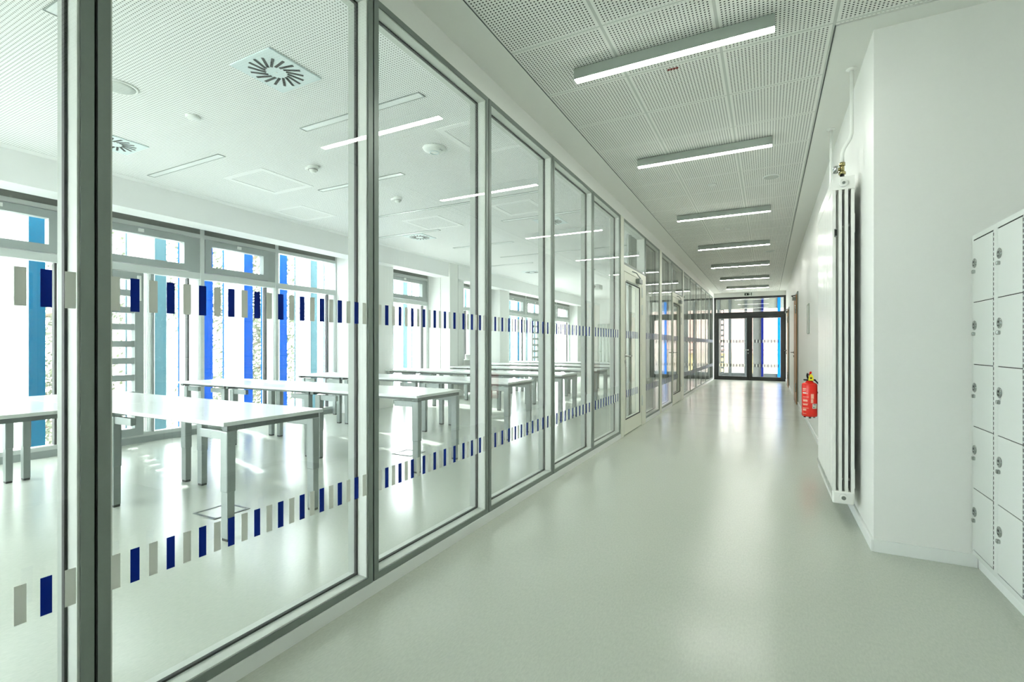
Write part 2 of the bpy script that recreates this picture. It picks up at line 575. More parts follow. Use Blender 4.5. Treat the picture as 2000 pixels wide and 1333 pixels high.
# ------------------------------------------------------------------ glazed corridor wall
def markings(parent, ya, yb, z0, name, xf=-1.6905, n=None, w=0.0237):
    """row of alternating grey and blue safety marks stuck to a pane"""
    mb = MB(M['grey_mark'], M['blue_mark'])
    n = n or 21
    p = (yb - ya - .104) / 20 if n == 21 else 0.05
    for k in range(n):
        y = ya + .037 + k * p if n == 21 else ya + k * p
        mb.box(xf - .0012, xf, y, y + w, z0, z0 + .10, k % 2)
    return mb.build(name, parent)

def glazed_panel(idx, ya, yb, zlo=.06, zhi=ZT, marks=True):
    g = struct(empty('window_%d' % idx, (0, 0, 0)))
    a, b = ya + .004, yb - .004
    fw = .031
    MB(M['frame']).ring(XGB, XG, a, b, zlo, zhi, fw).build('frame', g)
    la, lb, lz0, lz1 = a + fw, b - fw, zlo + fw, zhi - fw
    MB(M['lining'], M['rear']).ring(-1.756, XG - .006, la, lb, lz0, lz1, .006).box(XGB, -1.756, la, la + .006, lz0, lz1, 1).box(XGB, -1.756, lb - .006, lb, lz0, lz1, 1) \
        .box(XGB, -1.756, la, lb, lz0, lz0 + .006).box(XGB, -1.756, la, lb, lz1 - .006, lz1).build('lining', g)
    MB(M['seal']).ring(-1.764, -1.748, la + .006, lb - .006, lz0 + .006, lz1 - .006, .007).build('seal', g)
    MB(M['glass']).box(-1.6985, -1.6920, la + .006, lb - .006, lz0 + .006, lz1 - .006).build('pane', g)
    MB(M['glass']).box(-1.757, -1.751, la + .012, lb - .012, lz0 + .012, lz1 - .012).build('inner_pane', g)
    MB(M['gap']).box(-1.80, XG - .012, yb - .004, yb + .004, zlo, zhi).build('joint', g)
    if marks:
        markings(g, ya, yb, 1.302, 'upper_marking')
        markings(g, ya, yb, .488, 'lower_marking')
    return g

bounds = [-2.64, -1.54, -.44, .680, 1.780, 2.880, 4.010, 5.130, 6.250]
for i in range(len(bounds) - 1):
    glazed_panel(i + 1, bounds[i], bounds[i + 1])
struct(MB(M['lining']).box(XGB, XG, YN, -2.65, .06, ZT).build('wall_left'))
glazed_panel(9, 7.72, 8.83)
glazed_panel(10, 9.02, 10.11)
for i in range(6):
    glazed_panel(11 + i, 11.60 + i * 1.125, 11.60 + (i + 1) * 1.125)
for k, (ya, yb) in enumerate(((6.255, 6.40), (8.835, 9.015), (11.49, 11.595))):
    struct(MB(M['door_white']).box(XGB - .02, XG + .006, ya, yb, 0, ZT).build('trim_%d' % (k + 1)))

def lever(parent, x, y, z, d=1, side=-1):
    """lever handle with rose and keyhole plate on a leaf facing +X (d) ; lever runs towards side * Y"""
    mb = MB(M['chrome'])
    mb.cyl((x, y, z), .026, .008 * d, 'X', 20)
    mb.tube([(x, y, z), (x + .045 * d, y, z), (x + .055 * d, y + .012 * side, z), (x + .055 * d, y + .13 * side, z)], .010)
    mb.cyl((x, y, z - .075), .024, .008 * d, 'X', 20)
    return mb.build('handle', parent)

def glass_door(idx, ya, yb, hinge_hi, sign=1):
    """cream framed door leaf with a glass panel, door closer, hinges, and a pane above it"""
    d = struct(empty('door_%d' % idx, (0, 0, 0)))
    la, lb = ya, yb
    # leaf
    MB(M['door_white']).ring(-1.755, XG + .004, la + .005, lb, .012, 2.185, .10).box(-1.755, XG + .004, la + .105, lb - .10, .112, .205).build('leaf', d)
    MB(M['seal']).ring(XG - .006, XG + .006, la + .062, lb - .10, .205, 2.06, .012).build('glazing_seal', d)
    MB(M['glass']).box(-1.725, -1.717, la + .10, lb - .10, .205, 2.085).build('pane', d)
    # frame head, hinge jamb
    MB(M['door_white']).box(XGB - .02, XG + .008, ya - .02, yb + .28, 2.19, 2.275).box(XGB - .02, XG + .008, yb + .005, yb + .28, 0, 2.19).build('frame', d)
    h = MB(M['edge'])
    for z in (.30, 1.66, 1.92):
        h.cyl((XG + .012, yb + .004, z), .011, .15, 'Z', 12).cyl((XG + .012, yb + .004, z + .048), .0115, .003, 'Z', 12).cyl((XG + .012, yb + .004, z + .1), .0115, .003, 'Z', 12)
    h.build('hinge', d)
    lever(d, XG + .004, ya + .05, 1.06, 1, 1)
    MB(M['alu']).bbox(XG + .006, XG + .06, yb - .36, yb - .16, 2.10, 2.165, .006).build('door_closer', d)
    MB(M['alu']).tube([(XG + .05, yb - .25, 2.17), (XG + .06, yb - .55, 2.215), (XG + .02, yb - .62, 2.23)], .008).build('closer_arm', d)
    n = 16 if lb - la > .9 else 8
    markings(d, la + .105, lb, 1.302, 'upper_marking', -1.7155, n)
    markings(d, la + .105, lb, .488, 'lower_marking', -1.7155, n)
    # pane above
    MB(M['frame']).ring(XGB, XG, ya - .02, yb + .28, 2.28, ZT, .03).build('transom_frame', d)
    MB(M['lining']).ring(XGB, XG - .006, ya + .01, yb + .25, 2.31, ZT - .03, .006).build('transom_lining', d)
    MB(M['glass']).box(-1.6985, -1.692, ya + .016, yb + .244, 2.316, ZT - .036).build('transom_pane', d)
    return d
glass_door(1, 6.42, 7.42, 0)
glass_door(2, 10.14, 11.20, 0)

# ------------------------------------------------------------------ window wall of the classroom
struct(MB(M['plain']).box(-6.63, -6.30, YN, YB, 2.735, ZC).build('wall_left'))              # downstand beam
struct(MB(M['blind']).box(-7.1, -6.63, YN, YB, 2.86, ZC).build('wall_left'))                 # recess above the windows
struct(MB(M['winframe']).box(-7.1, -6.84, YN, YB, 0, .075).build('baseboard_left'))
PIERS = [(6.30, 7.43), (8.98, 9.95), (11.75, 12.30), (17.95, YB)]
for a, b in PIERS:
    struct(MB(M['wall']).box(-7.1, -6.52, a, b, 0, 2.86).build('wall_left'))
struct(MB(M['wall']).box(-7.1, -6.60, YN, -1.6, 0, 2.86).build('wall_left'))

def window_bay(idx, ya, yb, kind, wide=.05, louver=None):
    """bay of the window wall; kind: 'vent' has a tilting sash above the transom, 'fixed' a plain light"""
    g = struct(empty('window_%d' % idx, (0, 0, 0)))
    x0, x1 = XW - .05, XW + .05
    f = MB(M['winrail'])
    f.box(x0, x1 + .01, ya, ya + wide * .5, .075, 2.84).box(x0, x1 + .01, yb - wide * .5, yb, .075, 2.84)
    f.box(x0, x1 + .004, ya, yb, 2.665, 2.715)
    f.box(x0, x1, ya, yb, 2.105, 2.19)
    f.box(x0, x1, ya, yb, .075, .12)
    f.build('frame', g)
    MB(M['blind']).box(x0, x1 - .005, ya + wide * .5, yb - wide * .5, 2.715, 2.86).build('blind_box', g)
    gl = MB(M['winglass'])
    a, b = ya + wide * .5, yb - wide * .5
    if kind == 'vent':
        s = MB(M['winframe'])
        s.ring(XW - .03, XW + .07, a + .01, b - .13, 2.20, 2.655, .085)
        s.box(XW - .02, XW + .045, b - .13, b, 2.19, 2.655)
        s.build('sash', g)
        c = (a + b - .12) / 2
        MB(M['plastic']).bbox(XW + .07, XW + .085, c - .03, c + .03, 2.60, 2.64, .003).build('sash_handle', g)
        gl.box(XW - .004, XW + .004, a + .095, b - .215, 2.285, 2.57)
    else:
        gl.box(XW - .004, XW + .004, a, b, 2.19, 2.655)
    if louver:
        l0, l1 = louver
        d = MB(M['winframe'])
        d.ring(XW - .035, XW + .06, l0, l1, .10, 2.095, .09)
        n = 9
        top, bot = 2.045, .19
        p = (top - bot) / n
        for k in range(1, n):
            z = bot + k * p
            d.box(XW - .035, XW + .05, l0 + .09, l1 - .09, z - .037, z + .037)
        d.build('slatted_sash', g)
        MB(M['plastic']).bbox(XW + .06, XW + .085, l1 - .07, l1 - .03, 1.75, 2.06, .004).build('sash_actuator', g)
        gl.box(XW - .004, XW + .004, l0 + .09, l1 - .09, .19, 2.045)
        MB(M['mesh']).box(XW + .02, XW + .024, l1 + .006, l1 + .10, .12, 2.10).build('mesh_panel', g)
        MB(M['winframe']).box(x0, x1, l1, l1 + .006, .12, 2.10).box(x0, x1, l1 + .10, l1 + .125, .12, 2.10).build('mullion', g)
        a = l1 + .125
    gl.box(XW - .004, XW + .004, a, b - .14, .12, 2.105)
    # dark edge and mesh strip beside the mullion
    MB(M['winframe'], M['anth']).box(XW - .03, XW + .03, b - .155, b - .135, .12, 2.10, 1).build('edge_profile', g)
    MB(M['mesh']).box(XW + .010, XW + .014, b - .135, b, .12, 2.10).build('mesh_panel', g)
    gl.build('pane', g)
    return g

BAYS = [(-1.6, -.9, 'fixed', None), (-.9, .25, 'vent', None), (.25, 1.44, 'vent', None), (1.44, 2.58, 'vent', None), (2.58, 3.955, 'vent', (2.60, 3.24)),
        (3.955, 5.10, 'vent', None), (5.10, 6.30, 'fixed', None),
        (7.43, 8.98, 'vent', None), (9.95, 10.75, 'fixed', None), (10.75, 11.75, 'vent', (10.78, 11.35)),
        (12.30, 14.05, 'vent', None), (14.05, 15.5, 'vent', (14.5, 15.15)), (15.5, 16.6, 'vent', None), (16.6, 17.95, 'vent', None)]
for i, (a, b, k, lv) in enumerate(BAYS):
    window_bay(21 + i, a, b, k, louver=lv)

# ------------------------------------------------------------------ far double door
def far_door():
    d = struct(empty('door_5', (0, YE, 0)))
    y0, y1 = .0, .08
    x0, x1, xm = -1.688, .548, -.55
    MB(M['anth']).ringx(y0, y1, x0, x1, .0, 2.895, .065).box(x0 + .065, x1 - .065, y0, y1, 2.235, 2.36).build('frame', d)
    for nm, a, b in (('leaf', x0 + .07, xm - .004), ('leaf', xm + .004, x1 - .07)):
        lf = MB(M['anth']).ringx(y0 - .012, y1 - .015, a, b, .01, 2.232, .085).box(a + .085, b - .085, y0 - .012, y1 - .015, .095, .13).build(nm, d)
        MB(M['winglass']).box(a + .085, b - .085, .03, .038, .13, 2.147).build('pane', lf)
        for z in (1.30, .46):
            mk = MB(M['grey_mark'], M['seal'])
            for k in range(int((b - a - .2) / .05)):
                mk.box(a + .10 + k * .05, a + .125 + k * .05, .0285, .03, z, z + .10, k % 2)
            mk.build('marking', lf)
    MB(M['winglass']).box(x0 + .065, x1 - .065, .036, .044, 2.36, 2.83).build('transom_pane', d)
    MB(M['seal']).box(xm - .02, xm + .02, .066, .076, .01, 2.235).box(x0 + .06, x0 + .09, .066, .076, .01, 2.235).box(x1 - .09, x1 - .06, .066, .076, .01, 2.235).build('stop_profile', d)
    h = MB(M['chrome'])
    h.cyl((xm - .045, -.020, 1.05), .024, .01, 'Y', 16)
    h.tube([(xm - .045, -.015, 1.05), (xm - .045, -.065, 1.05), (xm - .06, -.07, 1.05), (xm - .19, -.07, 1.05)], .011)
    h.cyl((xm - .045, -.020, .94), .024, .01, 'Y', 16)
    h.build('handle', d)
far_door()

# wood doors in the right wall
def wood_door(idx, ya, yb):
    d = struct(empty('door_%d' % idx, (XR, ya, 0)))
    w = yb - ya
    MB(M['frame']).box(-.018, 0, 0, .05, 0, 2.30).box(-.018, 0, w - .06, w, 0, 2.30).box(-.018, 0, .05, w - .06, 2.24, 2.30).build('frame', d)
    MB(M['wood']).box(-.036, -.002, .052, w - .062, .01, 2.238).build('leaf', d)
    hg = MB(M['chrome'])
    for z in (.26, 1.85):
        hg.cyl((-.044, .05, z), .011, .18, 'Z', 12)
    hg.build('hinge', d)
    h = MB(M['chrome'])
    h.cyl((-.036, w - .12, 1.05), .026, -.010, 'X', 16)
    h.tube([(-.036, w - .12, 1.05), (-.085, w - .12, 1.05), (-.095, w - .135, 1.05), (-.095, w - .25, 1.05)], .010)
    h.cyl((-.036, w - .12, .97), .026, -.012, 'X', 16)
    h.build('handle', d)
    MB(M['alu']).bbox(-.095, -.037, .16, .42, 2.14, 2.20, .006).build('door_closer', d)
    MB(M['black']).tube([(-.07, .3, 2.20), (-.10, .52, 2.25), (-.02, .62, 2.27)], .010).build('closer_arm', d)
wood_door(3, 11.38, 12.48)
wood_door(4, 15.88, 16.96)

# ------------------------------------------------------------------ corridor lamps
def make_lamp():
    r = empty('linear_ceiling_lamp', (0, 0, 0), 'x', 'lamp', 'lit linear lamps under the corridor ceiling')
    MB(M['lamp']).box(-.59, .59, -.029, -.026, -.072, 0).box(-.59, .59, .026, .029, -.072, 0).box(-.59, .59, -.026, .026, -.004, 0) \
        .box(-.59, -.587, -.026, .026, -.072, -.004).box(.587, .59, -.026, .026, -.072, -.004).build('housing', r)
    MB(M['lit']).box(-.586, .586, -.0262, .0262, -.075, -.068).build('diffuser', r)
    for x in (-.305, .295):
        MB(M['black']).box(x - .012, x + .012, -.012, .012, 0, .006).build('mount', r)
    return r
lamp0 = make_lamp()
LY = [3.07, 4.86, 7.24, 9.62, 12.0, 14.38, 16.72]
for i, y in enumerate(LY):
    lb = ['nearest', 'second nearest', 'third nearest', 'fourth nearest', 'fifth', 'sixth', 'seventh and farthest'][i]
    lb = 'grey linear lamp with lit white strip, %s along the corridor ceiling' % lb
    p = (-.552, y + .03, ZC - .006)
    if i == 0:
        lamp0.location = p
        lamp0['label'] = lb
    else:
        dup(lamp0, p, lb)

# round ceiling speakers, detectors
def disc(name, part, x, y, r, label, cat, group=None, inner='grille', z=ZC):
    t = empty(name, (x, y, z), label, cat, group)
    MB(M['plastic']).lathe((0, 0, 0), [(r, 0), (r, -.004), (r * .97, -.008), (r * .86, -.009), (r * .85, -.003)], 32).build('rim', t)
    MB(M[inner]).lathe((0, 0, -.0062), [(r * .85, 0), (r * .84, -.002), (r * .5, -.003), (.002, -.003)], 32).build(part, t)
    return t
for i, y in enumerate((6.05, 10.8, 15.5)):
    disc('ceiling_speaker', 'grille', .037, y, .085, 'round white ceiling speaker, %s of three along the right of the corridor ceiling' % ['nearest', 'middle', 'farthest'][i],
         'speaker', 'ceiling speakers of the corridor')
disc('ceiling_speaker', 'grille', -4.10, 1.79, .115, 'large round flush speaker in the classroom ceiling at left', 'speaker')
def puck(x, y, label, r=.05, h=.018, g=None):
    o = MB(M['plastic']).lathe((0, 0, 0), [(r, 0), (r, -h * .4), (r * .8, -h), (.004, -h)], 24).build('ceiling_detector')
    o.location = (x, y, ZC)
    tag(o, label, 'detector', g)
for i, y in enumerate((6.02, 8.43, 13.9, 15.15)):
    puck(-.56, y, 'small flat white detector, %s along the middle of the corridor ceiling' % ['nearest', 'second', 'third', 'fourth'][i], .045, .014, 'flat corridor detectors')
puck(-4.11, 2.30, 'small flat white sensor beside the large flush speaker', .055, .016)
def smoke(x, y, label):
    t = empty('smoke_detector', (x, y, ZC), label, 'detector', 'smoke detectors on the classroom ceiling')
    MB(M['plastic']).lathe((0, 0, 0), [(.055, 0), (.055, -.018), (.050, -.024)], 24).build('base', t)
    MB(M['plastic'], M['dark']).lathe((0, 0, -.024), [(.048, 0), (.046, -.016), (.030, -.03), (.028, -.038), (.003, -.040)], 24).lathe((0, 0, -.038), [(.0475, 0), (.0472, -.004)], 24, 1).build('head', t)
    MB(M['plastic']).bbox(-.10, -.05, -.018, .018, -.026, 0, .004).build('indicator', t)
smoke(-4.15, 3.51, 'white smoke detector nearer the camera on the classroom ceiling')
smoke(-4.09, 4.74, 'white smoke detector farther back on the classroom ceiling')
ap = empty('wireless_access_point', (-2.76, 3.71, ZC), 'white domed wireless access point with pale blue ring on classroom ceiling', 'access point')
MB(M['plastic']).lathe((0, 0, 0), [(.105, 0), (.110, -.008), (.095, -.026), (.06, -.040), (.045, -.043), (.003, -.044)], 36).build('dome', ap)
MB(M['vent']).lathe((0, 0, -.040), [(.046, 0), (.046, -.008), (.040, -.010), (.036, -.006), (.036, 0)], 32).build('ring', ap)
MB(M['grille']).box(.055, .085, -.018, -.006, -.036, -.026).box(.055, .085, .004, .016, -.036, -.026).build('vent_slot', ap)
rt = empty('ceiling_tag', (-.56, 3.385, ZC), 'tiny dark red tag on the ceiling tile behind the nearest lamp', 'tag')
q = MB(mat('dark red tag', (120, 40, 36), 0.6))
for k in range(4):
    q.box(-.033 + k * .018, -.021 + k * .018, -.006, .006, -.006, 0)
q.box(-.036, .036, -.0015, .0015, -.004, 0)
q.build('tag_strip', rt)

# ------------------------------------------------------------------ classroom ceiling
def make_swirl():
    t = empty('swirl_diffuser', (0, 0, 0), 'x', 'air vent', 'swirl air diffusers of the classroom')
    MB(M['vent']).bbox(-.20, .20, -.20, .20, -.010, 0, .003).build('plate', t)
    s = MB(M['dark'])
    n = 17
    for k in range(n):
        a = 2 * PI * k / n
        ca, sa = math.cos(a), math.sin(a)
        tw = .55
        d = Vector((math.cos(a + tw), math.sin(a + tw), 0))
        nrm = Vector((-d.y, d.x, 0))
        p0 = Vector((ca * .068, sa * .068, 0))
        p1 = p0 + d * .108
        w = .0085
        poly = [p0 + nrm * w, p0 - nrm * w, p1 - nrm * w, p1 + nrm * w]
        s.prism([(p.x, p.y) for p in poly], .003, lambda u, v, h: (u, v, -.0125 + h))
    s.build('slot_ring', t)
    MB(M['plastic']).cyl((0, 0, -.013), .006, .003, 'Z', 12).build('screw', t)
    return t
sw0 = make_swirl()
SW = [(-2.93, 2.18, 'nearest the glass wall at left'), (-5.29, 2.26, 'at left beside the mullion, near the windows'), (-5.24, 6.63, 'farther back near the windows'),
      (-2.86, 6.70, 'farther back near the glass wall'), (-5.24, 11.1, 'far back near the windows'), (-2.86, 11.2, 'far back near the glass wall')]
for i, (x, y, w) in enumerate(SW):
    lb = 'square white swirl air vent with dark slots, ' + w
    if i == 0:
        sw0.location = (x, y, ZC)
        sw0['label'] = lb
    else:
        dup(sw0, (x, y, ZC), lb)

def recessed(x0, x1, y, label, w=.075):
    t = empty('recessed_light', ((x0 + x1) / 2, y, ZC), label, 'light', 'unlit recessed lights of the classroom')
    L = (x1 - x0) / 2
    MB(M['alu']).box(-L, L, -w / 2, -w / 2 + .006, -.006, 0).box(-L, L, w / 2 - .006, w / 2, -.006, 0) \
        .box(-L, -L + .008, -w / 2, w / 2, -.006, 0).box(L - .008, L, -w / 2, w / 2, -.006, 0).build('rim', t)
    MB(M['off']).box(-L + .008, L - .008, -w / 2 + .006, w / 2 - .006, -.003, 0).build('cover', t)
recessed(-3.53, -2.25, 1.22, 'unlit recessed light strip at the top left corner of the view')
recessed(-3.52, -2.25, 2.875, 'unlit recessed light strip behind the first bright lamp reflection')
recessed(-5.96, -4.69, 2.895, 'unlit recessed light strip nearest the windows, left of the square hatch')
recessed(-4.73, -3.47, 4.105, 'unlit recessed light strip just behind the nearer smoke detector')
recessed(-4.95, -2.30, 5.32, 'long unlit recessed light strip spanning behind the second smoke detector', .05)
recessed(-5.90, -4.63, 6.36, 'unlit recessed light strip in front of the farther window-side vent')
recessed(-3.49, -2.24, 6.36, 'unlit recessed light strip in front of the farther vent near the glass wall')
recessed(-5.27, -4.0, 7.70, 'unlit recessed light strip behind the farther window-side vent')
recessed(-4.95, -2.30, 8.95, 'long unlit recessed light strip in the rear half of the classroom', .05)
recessed(-5.90, -4.63, 9.84, 'unlit recessed light strip in the rear half, near the windows')
recessed(-3.49, -2.24, 9.84, 'unlit recessed light strip in the rear half, near the glass wall')

def hatch(x, y, label, s=.33):
    t = empty('ceiling_hatch', (x, y, ZC), label, 'hatch', 'square access hatches of the classroom ceiling')
    b = MB(M['plain'])
    for a0, a1, c0, c1 in ((-s, s, -s, -s + .06), (-s, s, s - .06, s), (-s, -s + .06, -s + .06, s - .06), (s - .06, s, -s + .06, s - .06)):
        b.box(a0, a1, c0, c1, -.004, 0)
    b.build('rim', t)
    MB(M['edge']).ring(0, .001, -.001, .001, 0, .001, .0003).build('catch', t) if False else None
hatch(-4.99, 3.62, 'square white hatch between the window-side lights')
hatch(-5.73, 4.70, 'square white hatch closest to the window beam', .30)
hatch(-2.19, 3.72, 'square white hatch beside the domed access point')
hatch(-4.47, 5.98, 'square white hatch behind the long light strip')
hatch(-2.95, 5.87, 'square white hatch near the glass wall, behind the second lamp reflection', .30)

pj = empty('projector', (-3.75, 11.4, ZC), 'white projector hung under the rear classroom ceiling', 'projector')
MB(M['plastic']).bbox(-.20, .20, -.15, .15, -.50, -.38, .02).build('body', pj)
MB(M['dark']).cyl((.08, -.151, -.44), .035, -.02, 'Y', 20).build('lens', pj)
MB(M['alu']).cyl((0, 0, -.38), .02, .38, 'Z', 14).lathe((0, 0, 0), [(.06, 0), (.06, -.012), (.02, -.016)], 20).build('mount', pj)

# riser box on the window pier
o = MB(M['wall'], M['seal']).box(-6.52, -6.27, 9.0, 9.32, 0, ZC, 0).box(-6.50, -6.275, 9.32, 9.335, 0, ZC, 1).build('wall_left')  # thin dark strip painted in for the shadow gap beside the box
struct(o)

# curtains
def curtain(name, pts, z0, z1, label, amp=.035, per=.16):
    """pleated cloth along a polyline, with thickness"""
    mb = MB(M['curtain'])
    path = []
    (xa, ya), (xb, yb) = pts
    L = math.hypot(xb - xa, yb - ya)
    n = int(L / per * 10)
    d = Vector((xb - xa, yb - ya, 0)) / L
    nn = Vector((-d.y, d.x, 0))
    for i in range(n + 1):
        s = L * i / n
        path.append(Vector((xa, ya, 0)) + d * s + nn * (amp * math.sin(2 * PI * s / per) + amp * .3 * math.sin(2 * PI * s / (per * 2.7))))
    bm = mb.bm
    rows = []
    for off in (-.0015, .0015):
        lo = [bm.verts.new((p.x + nn.x * off, p.y + nn.y * off, z0)) for p in path]
        hi = [bm.verts.new((p.x + nn.x * off, p.y + nn.y * off, z1)) for p in path]
        rows.append((lo, hi))
    for lo, hi in rows:
        for i in range(n):
            f = bm.faces.new([lo[i], lo[i + 1], hi[i + 1], hi[i]])
            f.smooth = True
    (l0, h0), (l1, h1) = rows
    for i in range(n):
        bm.faces.new([h0[i], h0[i + 1], h1[i + 1], h1[i]])
        bm.faces.new([l0[i], l1[i], l1[i + 1], l0[i + 1]])
    bm.faces.new([l0[0], h0[0], h1[0], l1[0]])
    bm.faces.new([l0[n], l1[n], h1[n], h0[n]])
    return tag(mb.build(name), label, 'curtain')
curtain('curtain', [(-1.96, 7.75), (-1.96, 18.6)], .04, 2.98, 'pale grey pleated curtain drawn behind the far glass panels')
curtain('curtain', [(-5.95, 18.70), (-2.2, 18.70)], .04, 2.05, 'pale pleated curtain across the rear classroom wall', .03, .14)

# ------------------------------------------------------------------ tables
def make_table(L, D, inset=.12):
    t = empty('desk', (0, 0, 0), 'x', 'desk', 'white classroom desks')
    H = .735
    top = MB(M['top'], M['edge']).bbox(-L / 2, L / 2, -D / 2, D / 2, H - .025, H, .002, 0)
    top.bm.faces.ensure_lookup_table()
    for f in top.bm.faces:
        if abs(f.normal.z) < .3:
            f.material_index = 1  # edge faces greyed in colour to carry their shading
    top.build('tabletop', t)
    fr = MB(M['rail'])
    for s in (-1, 1):
        fr.box(-L / 2 + .06, L / 2 - .06, s * (D / 2 - .14) - .02, s * (D / 2 - .14) + .02, H - .060, H - .026)
        fr.box(s * (L / 2 - .035) - .025, s * (L / 2 - .035) + .022, -D / 2 + .03, D / 2 - .03, H - .058, H - .026)
    fr.build('frame', t)
    lx = (L / 2 - .045, -L / 2 + inset)
    for x in lx:
        for s in (-1, 1):
            y = s * (D / 2 - .055)
            lg = MB(M['alu'])
            lg.bbox(x - .036, x + .036, y - .028, y + .028, .30, H - .060, .006)
            lg.bbox(x - .031, x + .031, y - .023, y + .023, .018, .302, .006)
            leg = lg.build('leg', t)
            MB(M['foot']).bbox(x - .030, x + .030, y - .022, y + .022, 0, .02, .004).build('foot', leg)
            dx = -1 if x > 0 else 1
            MB(M['alu']).bbox(min(x, x + dx * .26), max(x, x + dx * .26), y - .018, y + .018, H - .115, H - .060, .004).build('bracket', t)
    return t

cache = {}
def table(x0, x1, y0, D, label):
    L = round(x1 - x0, 3)
    key = (L, D)
    loc = ((x0 + x1) / 2, y0 + D / 2, 0)
    if key not in cache:
        cache[key] = make_table(L, D, .19 if L > 1.59 else .12)
        cache[key].location = loc
        cache[key]['label'] = label
        return cache[key]
    return dup(cache[key], loc, label)

D0 = .745
table(-4.50, -2.90, 1.80, D0, 'white desk nearest the glass wall in the front row, its corner toward the camera')
table(-6.00, -4.504, 1.80, D0, 'white desk in the front row joined to the left end of the nearest desk')
table(-6.00, -4.504, 1.05, D0, 'white desk at far left standing before the front row')
rows = ['second', 'third', 'fourth', 'fifth', 'sixth', 'seventh']
for k, nm in enumerate(rows):
    y = 3.605 + 1.80 * k
    xr = -2.88
    table(xr - 1.47, xr, y, D0, 'white desk at the glass wall end of the %s row from the camera' % nm)
    table(xr - 2.944, xr - 1.474, y, D0, 'white desk in the middle of the %s row from the camera' % nm)
    table(xr - 3.898, xr - 2.948, y, D0, 'short white desk at the window end of the %s row from the camera' % nm)

# floor boxes
for x, y, lb in ((-3.50, 2.16, 'square grey floor outlet frame behind the leg of the nearest desk'), (-3.55, 4.30, 'square grey floor outlet frame beside the second row desk leg')):
    t = empty('floor_outlet', (x, y, 0), lb, 'floor outlet', 'floor outlets in the classroom')
    s = .13
    b = MB(M['rail'])
    for a0, a1, c0, c1 in ((-s, s, -s, -s + .018), (-s, s, s - .018, s), (-s, -s + .018, -s + .018, s - .018), (s - .018, s, -s + .018, s - .018)):
        b.box(a0, a1, c0, c1, 0, .004)
    b.build('rim', t)
    MB(M['floor']).box(-s + .018, s - .018, -s + .018, s - .018, 0, .002).build('lid', t)

ct = empty('media_trolley', (-6.35, 10.16, 0), 'small pale grey media trolley by the windows behind the desks', 'trolley')
MB(M['edge']).bbox(-.22, .22, -.2, .2, .08, .86, .01).build('cabinet', ct)
MB(M['plastic']).bbox(-.18, .18, -.16, .16, .86, .99, .015).build('lid_box', ct)
for sx in (-1, 1):
    for sy in (-1, 1):
        MB(M['black']).cyl((sx * .17 - .012, sy * .15, .035), .035, .024, 'X', 14).box(sx * .17 - .008, sx * .17 + .008, sy * .15 - .008, sy * .15 + .008, .035, .082).build('castor', ct)

# ------------------------------------------------------------------ radiator
RY0, RN, RP = 3.915, 23, .0462
RX0, RX1, RZ0, RZ1 = .387, .512, .14, 2.33
rad = empty('column_radiator', ((RX0 + RX1) / 2, RY0, 0), 'tall white four column radiator mounted on the right corridor wall', 'radiator')
def rad_section():
    cx = (RX0 + RX1) / 2
    mb = MB(M['rad'])
    w = (RX1 - RX0) / 2
    for z0, z1 in ((RZ0, RZ0 + .085), (RZ1 - .085, RZ1)):
        mb.bbox(-w, w, 0, RP - .0015, z0, z1, .011, 0, 3)
    for k in range(4):
        x = -w + .0106 + k * (2 * w - .0212) / 3
        mb.bbox(x - .0096, x + .0096, .005, RP - .0065, RZ0 + .07, RZ1 - .07, .0090, 0, 3)
    return mb.build('section', rad)
sec0 = rad_section()
for i in range(1, RN):
    c = sec0.copy()
    COL.objects.link(c)
    c.parent = rad
    c.location = (0, i * RP, 0)
tag(MB(M['rad'], M['lockm']).lathe((0, -.012, RZ1 - .045), [(.018, 0), (.026, .004), (.026, .0125)], 20, 0, 'Y').build('top_plug', rad))
rad.children[-1].rotation_euler = (0, 0, 0)
pl = rad.children[-1]
MB(M['lockm']).cyl((0, -.020, RZ1 - .045), .009, .012, 'Y', 16).build('air_vent', pl)
MB(M['rad'], M['lockm']).cyl((0, -.014, RZ0 + .045), .024, .02, 'Y', 20, 0).cyl((.0, -.017, RZ0 + .045), .013, .006, 'Y', 16, 1).build('drain_plug', rad)
for z in (.30, 2.02):
    b = MB(M['rosette'], M['dark'])
    b.box(.064, .071, .055, .10, z - .06, z + .07, 0).box(.02, .071, .06, .066, z - .012, z + .004, 0).box(.0, .064, .075, .095, z - .012, z - .004, 0)
    b.cyl((.066, .078, z + .04), .007, -.008, 'X', 10, 1).cyl((.066, .078, z - .04), .007, -.008, 'X', 10, 1)
    b.cyl((.03, .058, z + .0), .006, .004, 'Y', 10, 1)
    b.build('wall_bracket', rad)
MB(M['lockm'], M['black']).bbox(-.052, -.034, -.004, .006, 1.93, 1.985, .002, 0).box(-.049, -.037, -.0055, -.0035, 1.938, 1.978, 1).build('heat_meter', rad)
v = MB(M['brass'], M['chrome'], M['black'])
v.cyl((-.005, .022, RZ1), .013, .022, 'Z', 16, 2).cyl((-.005, .022, RZ1 + .020), .021, .018, 'Z', 6, 0).cyl((-.005, .022, RZ1 + .038), .013, .05, 'Z', 16, 0) \
    .cyl((-.005, .022, RZ1 + .078), .018, .022, 'Z', 6, 0)
v.cyl((-.018, .022, RZ1 + .058), .012, -.014, 'X', 16, 0)
v.build('valve', rad)
MB(M['chrome']).lathe((-.030, .022, RZ1 + .058), [(.026, 0), (.027, -.010), (.022, -.026), (.004, -.028)], 20, 0, 'X').build('valve_knob', rad)
pp = MB(M['rosette'])
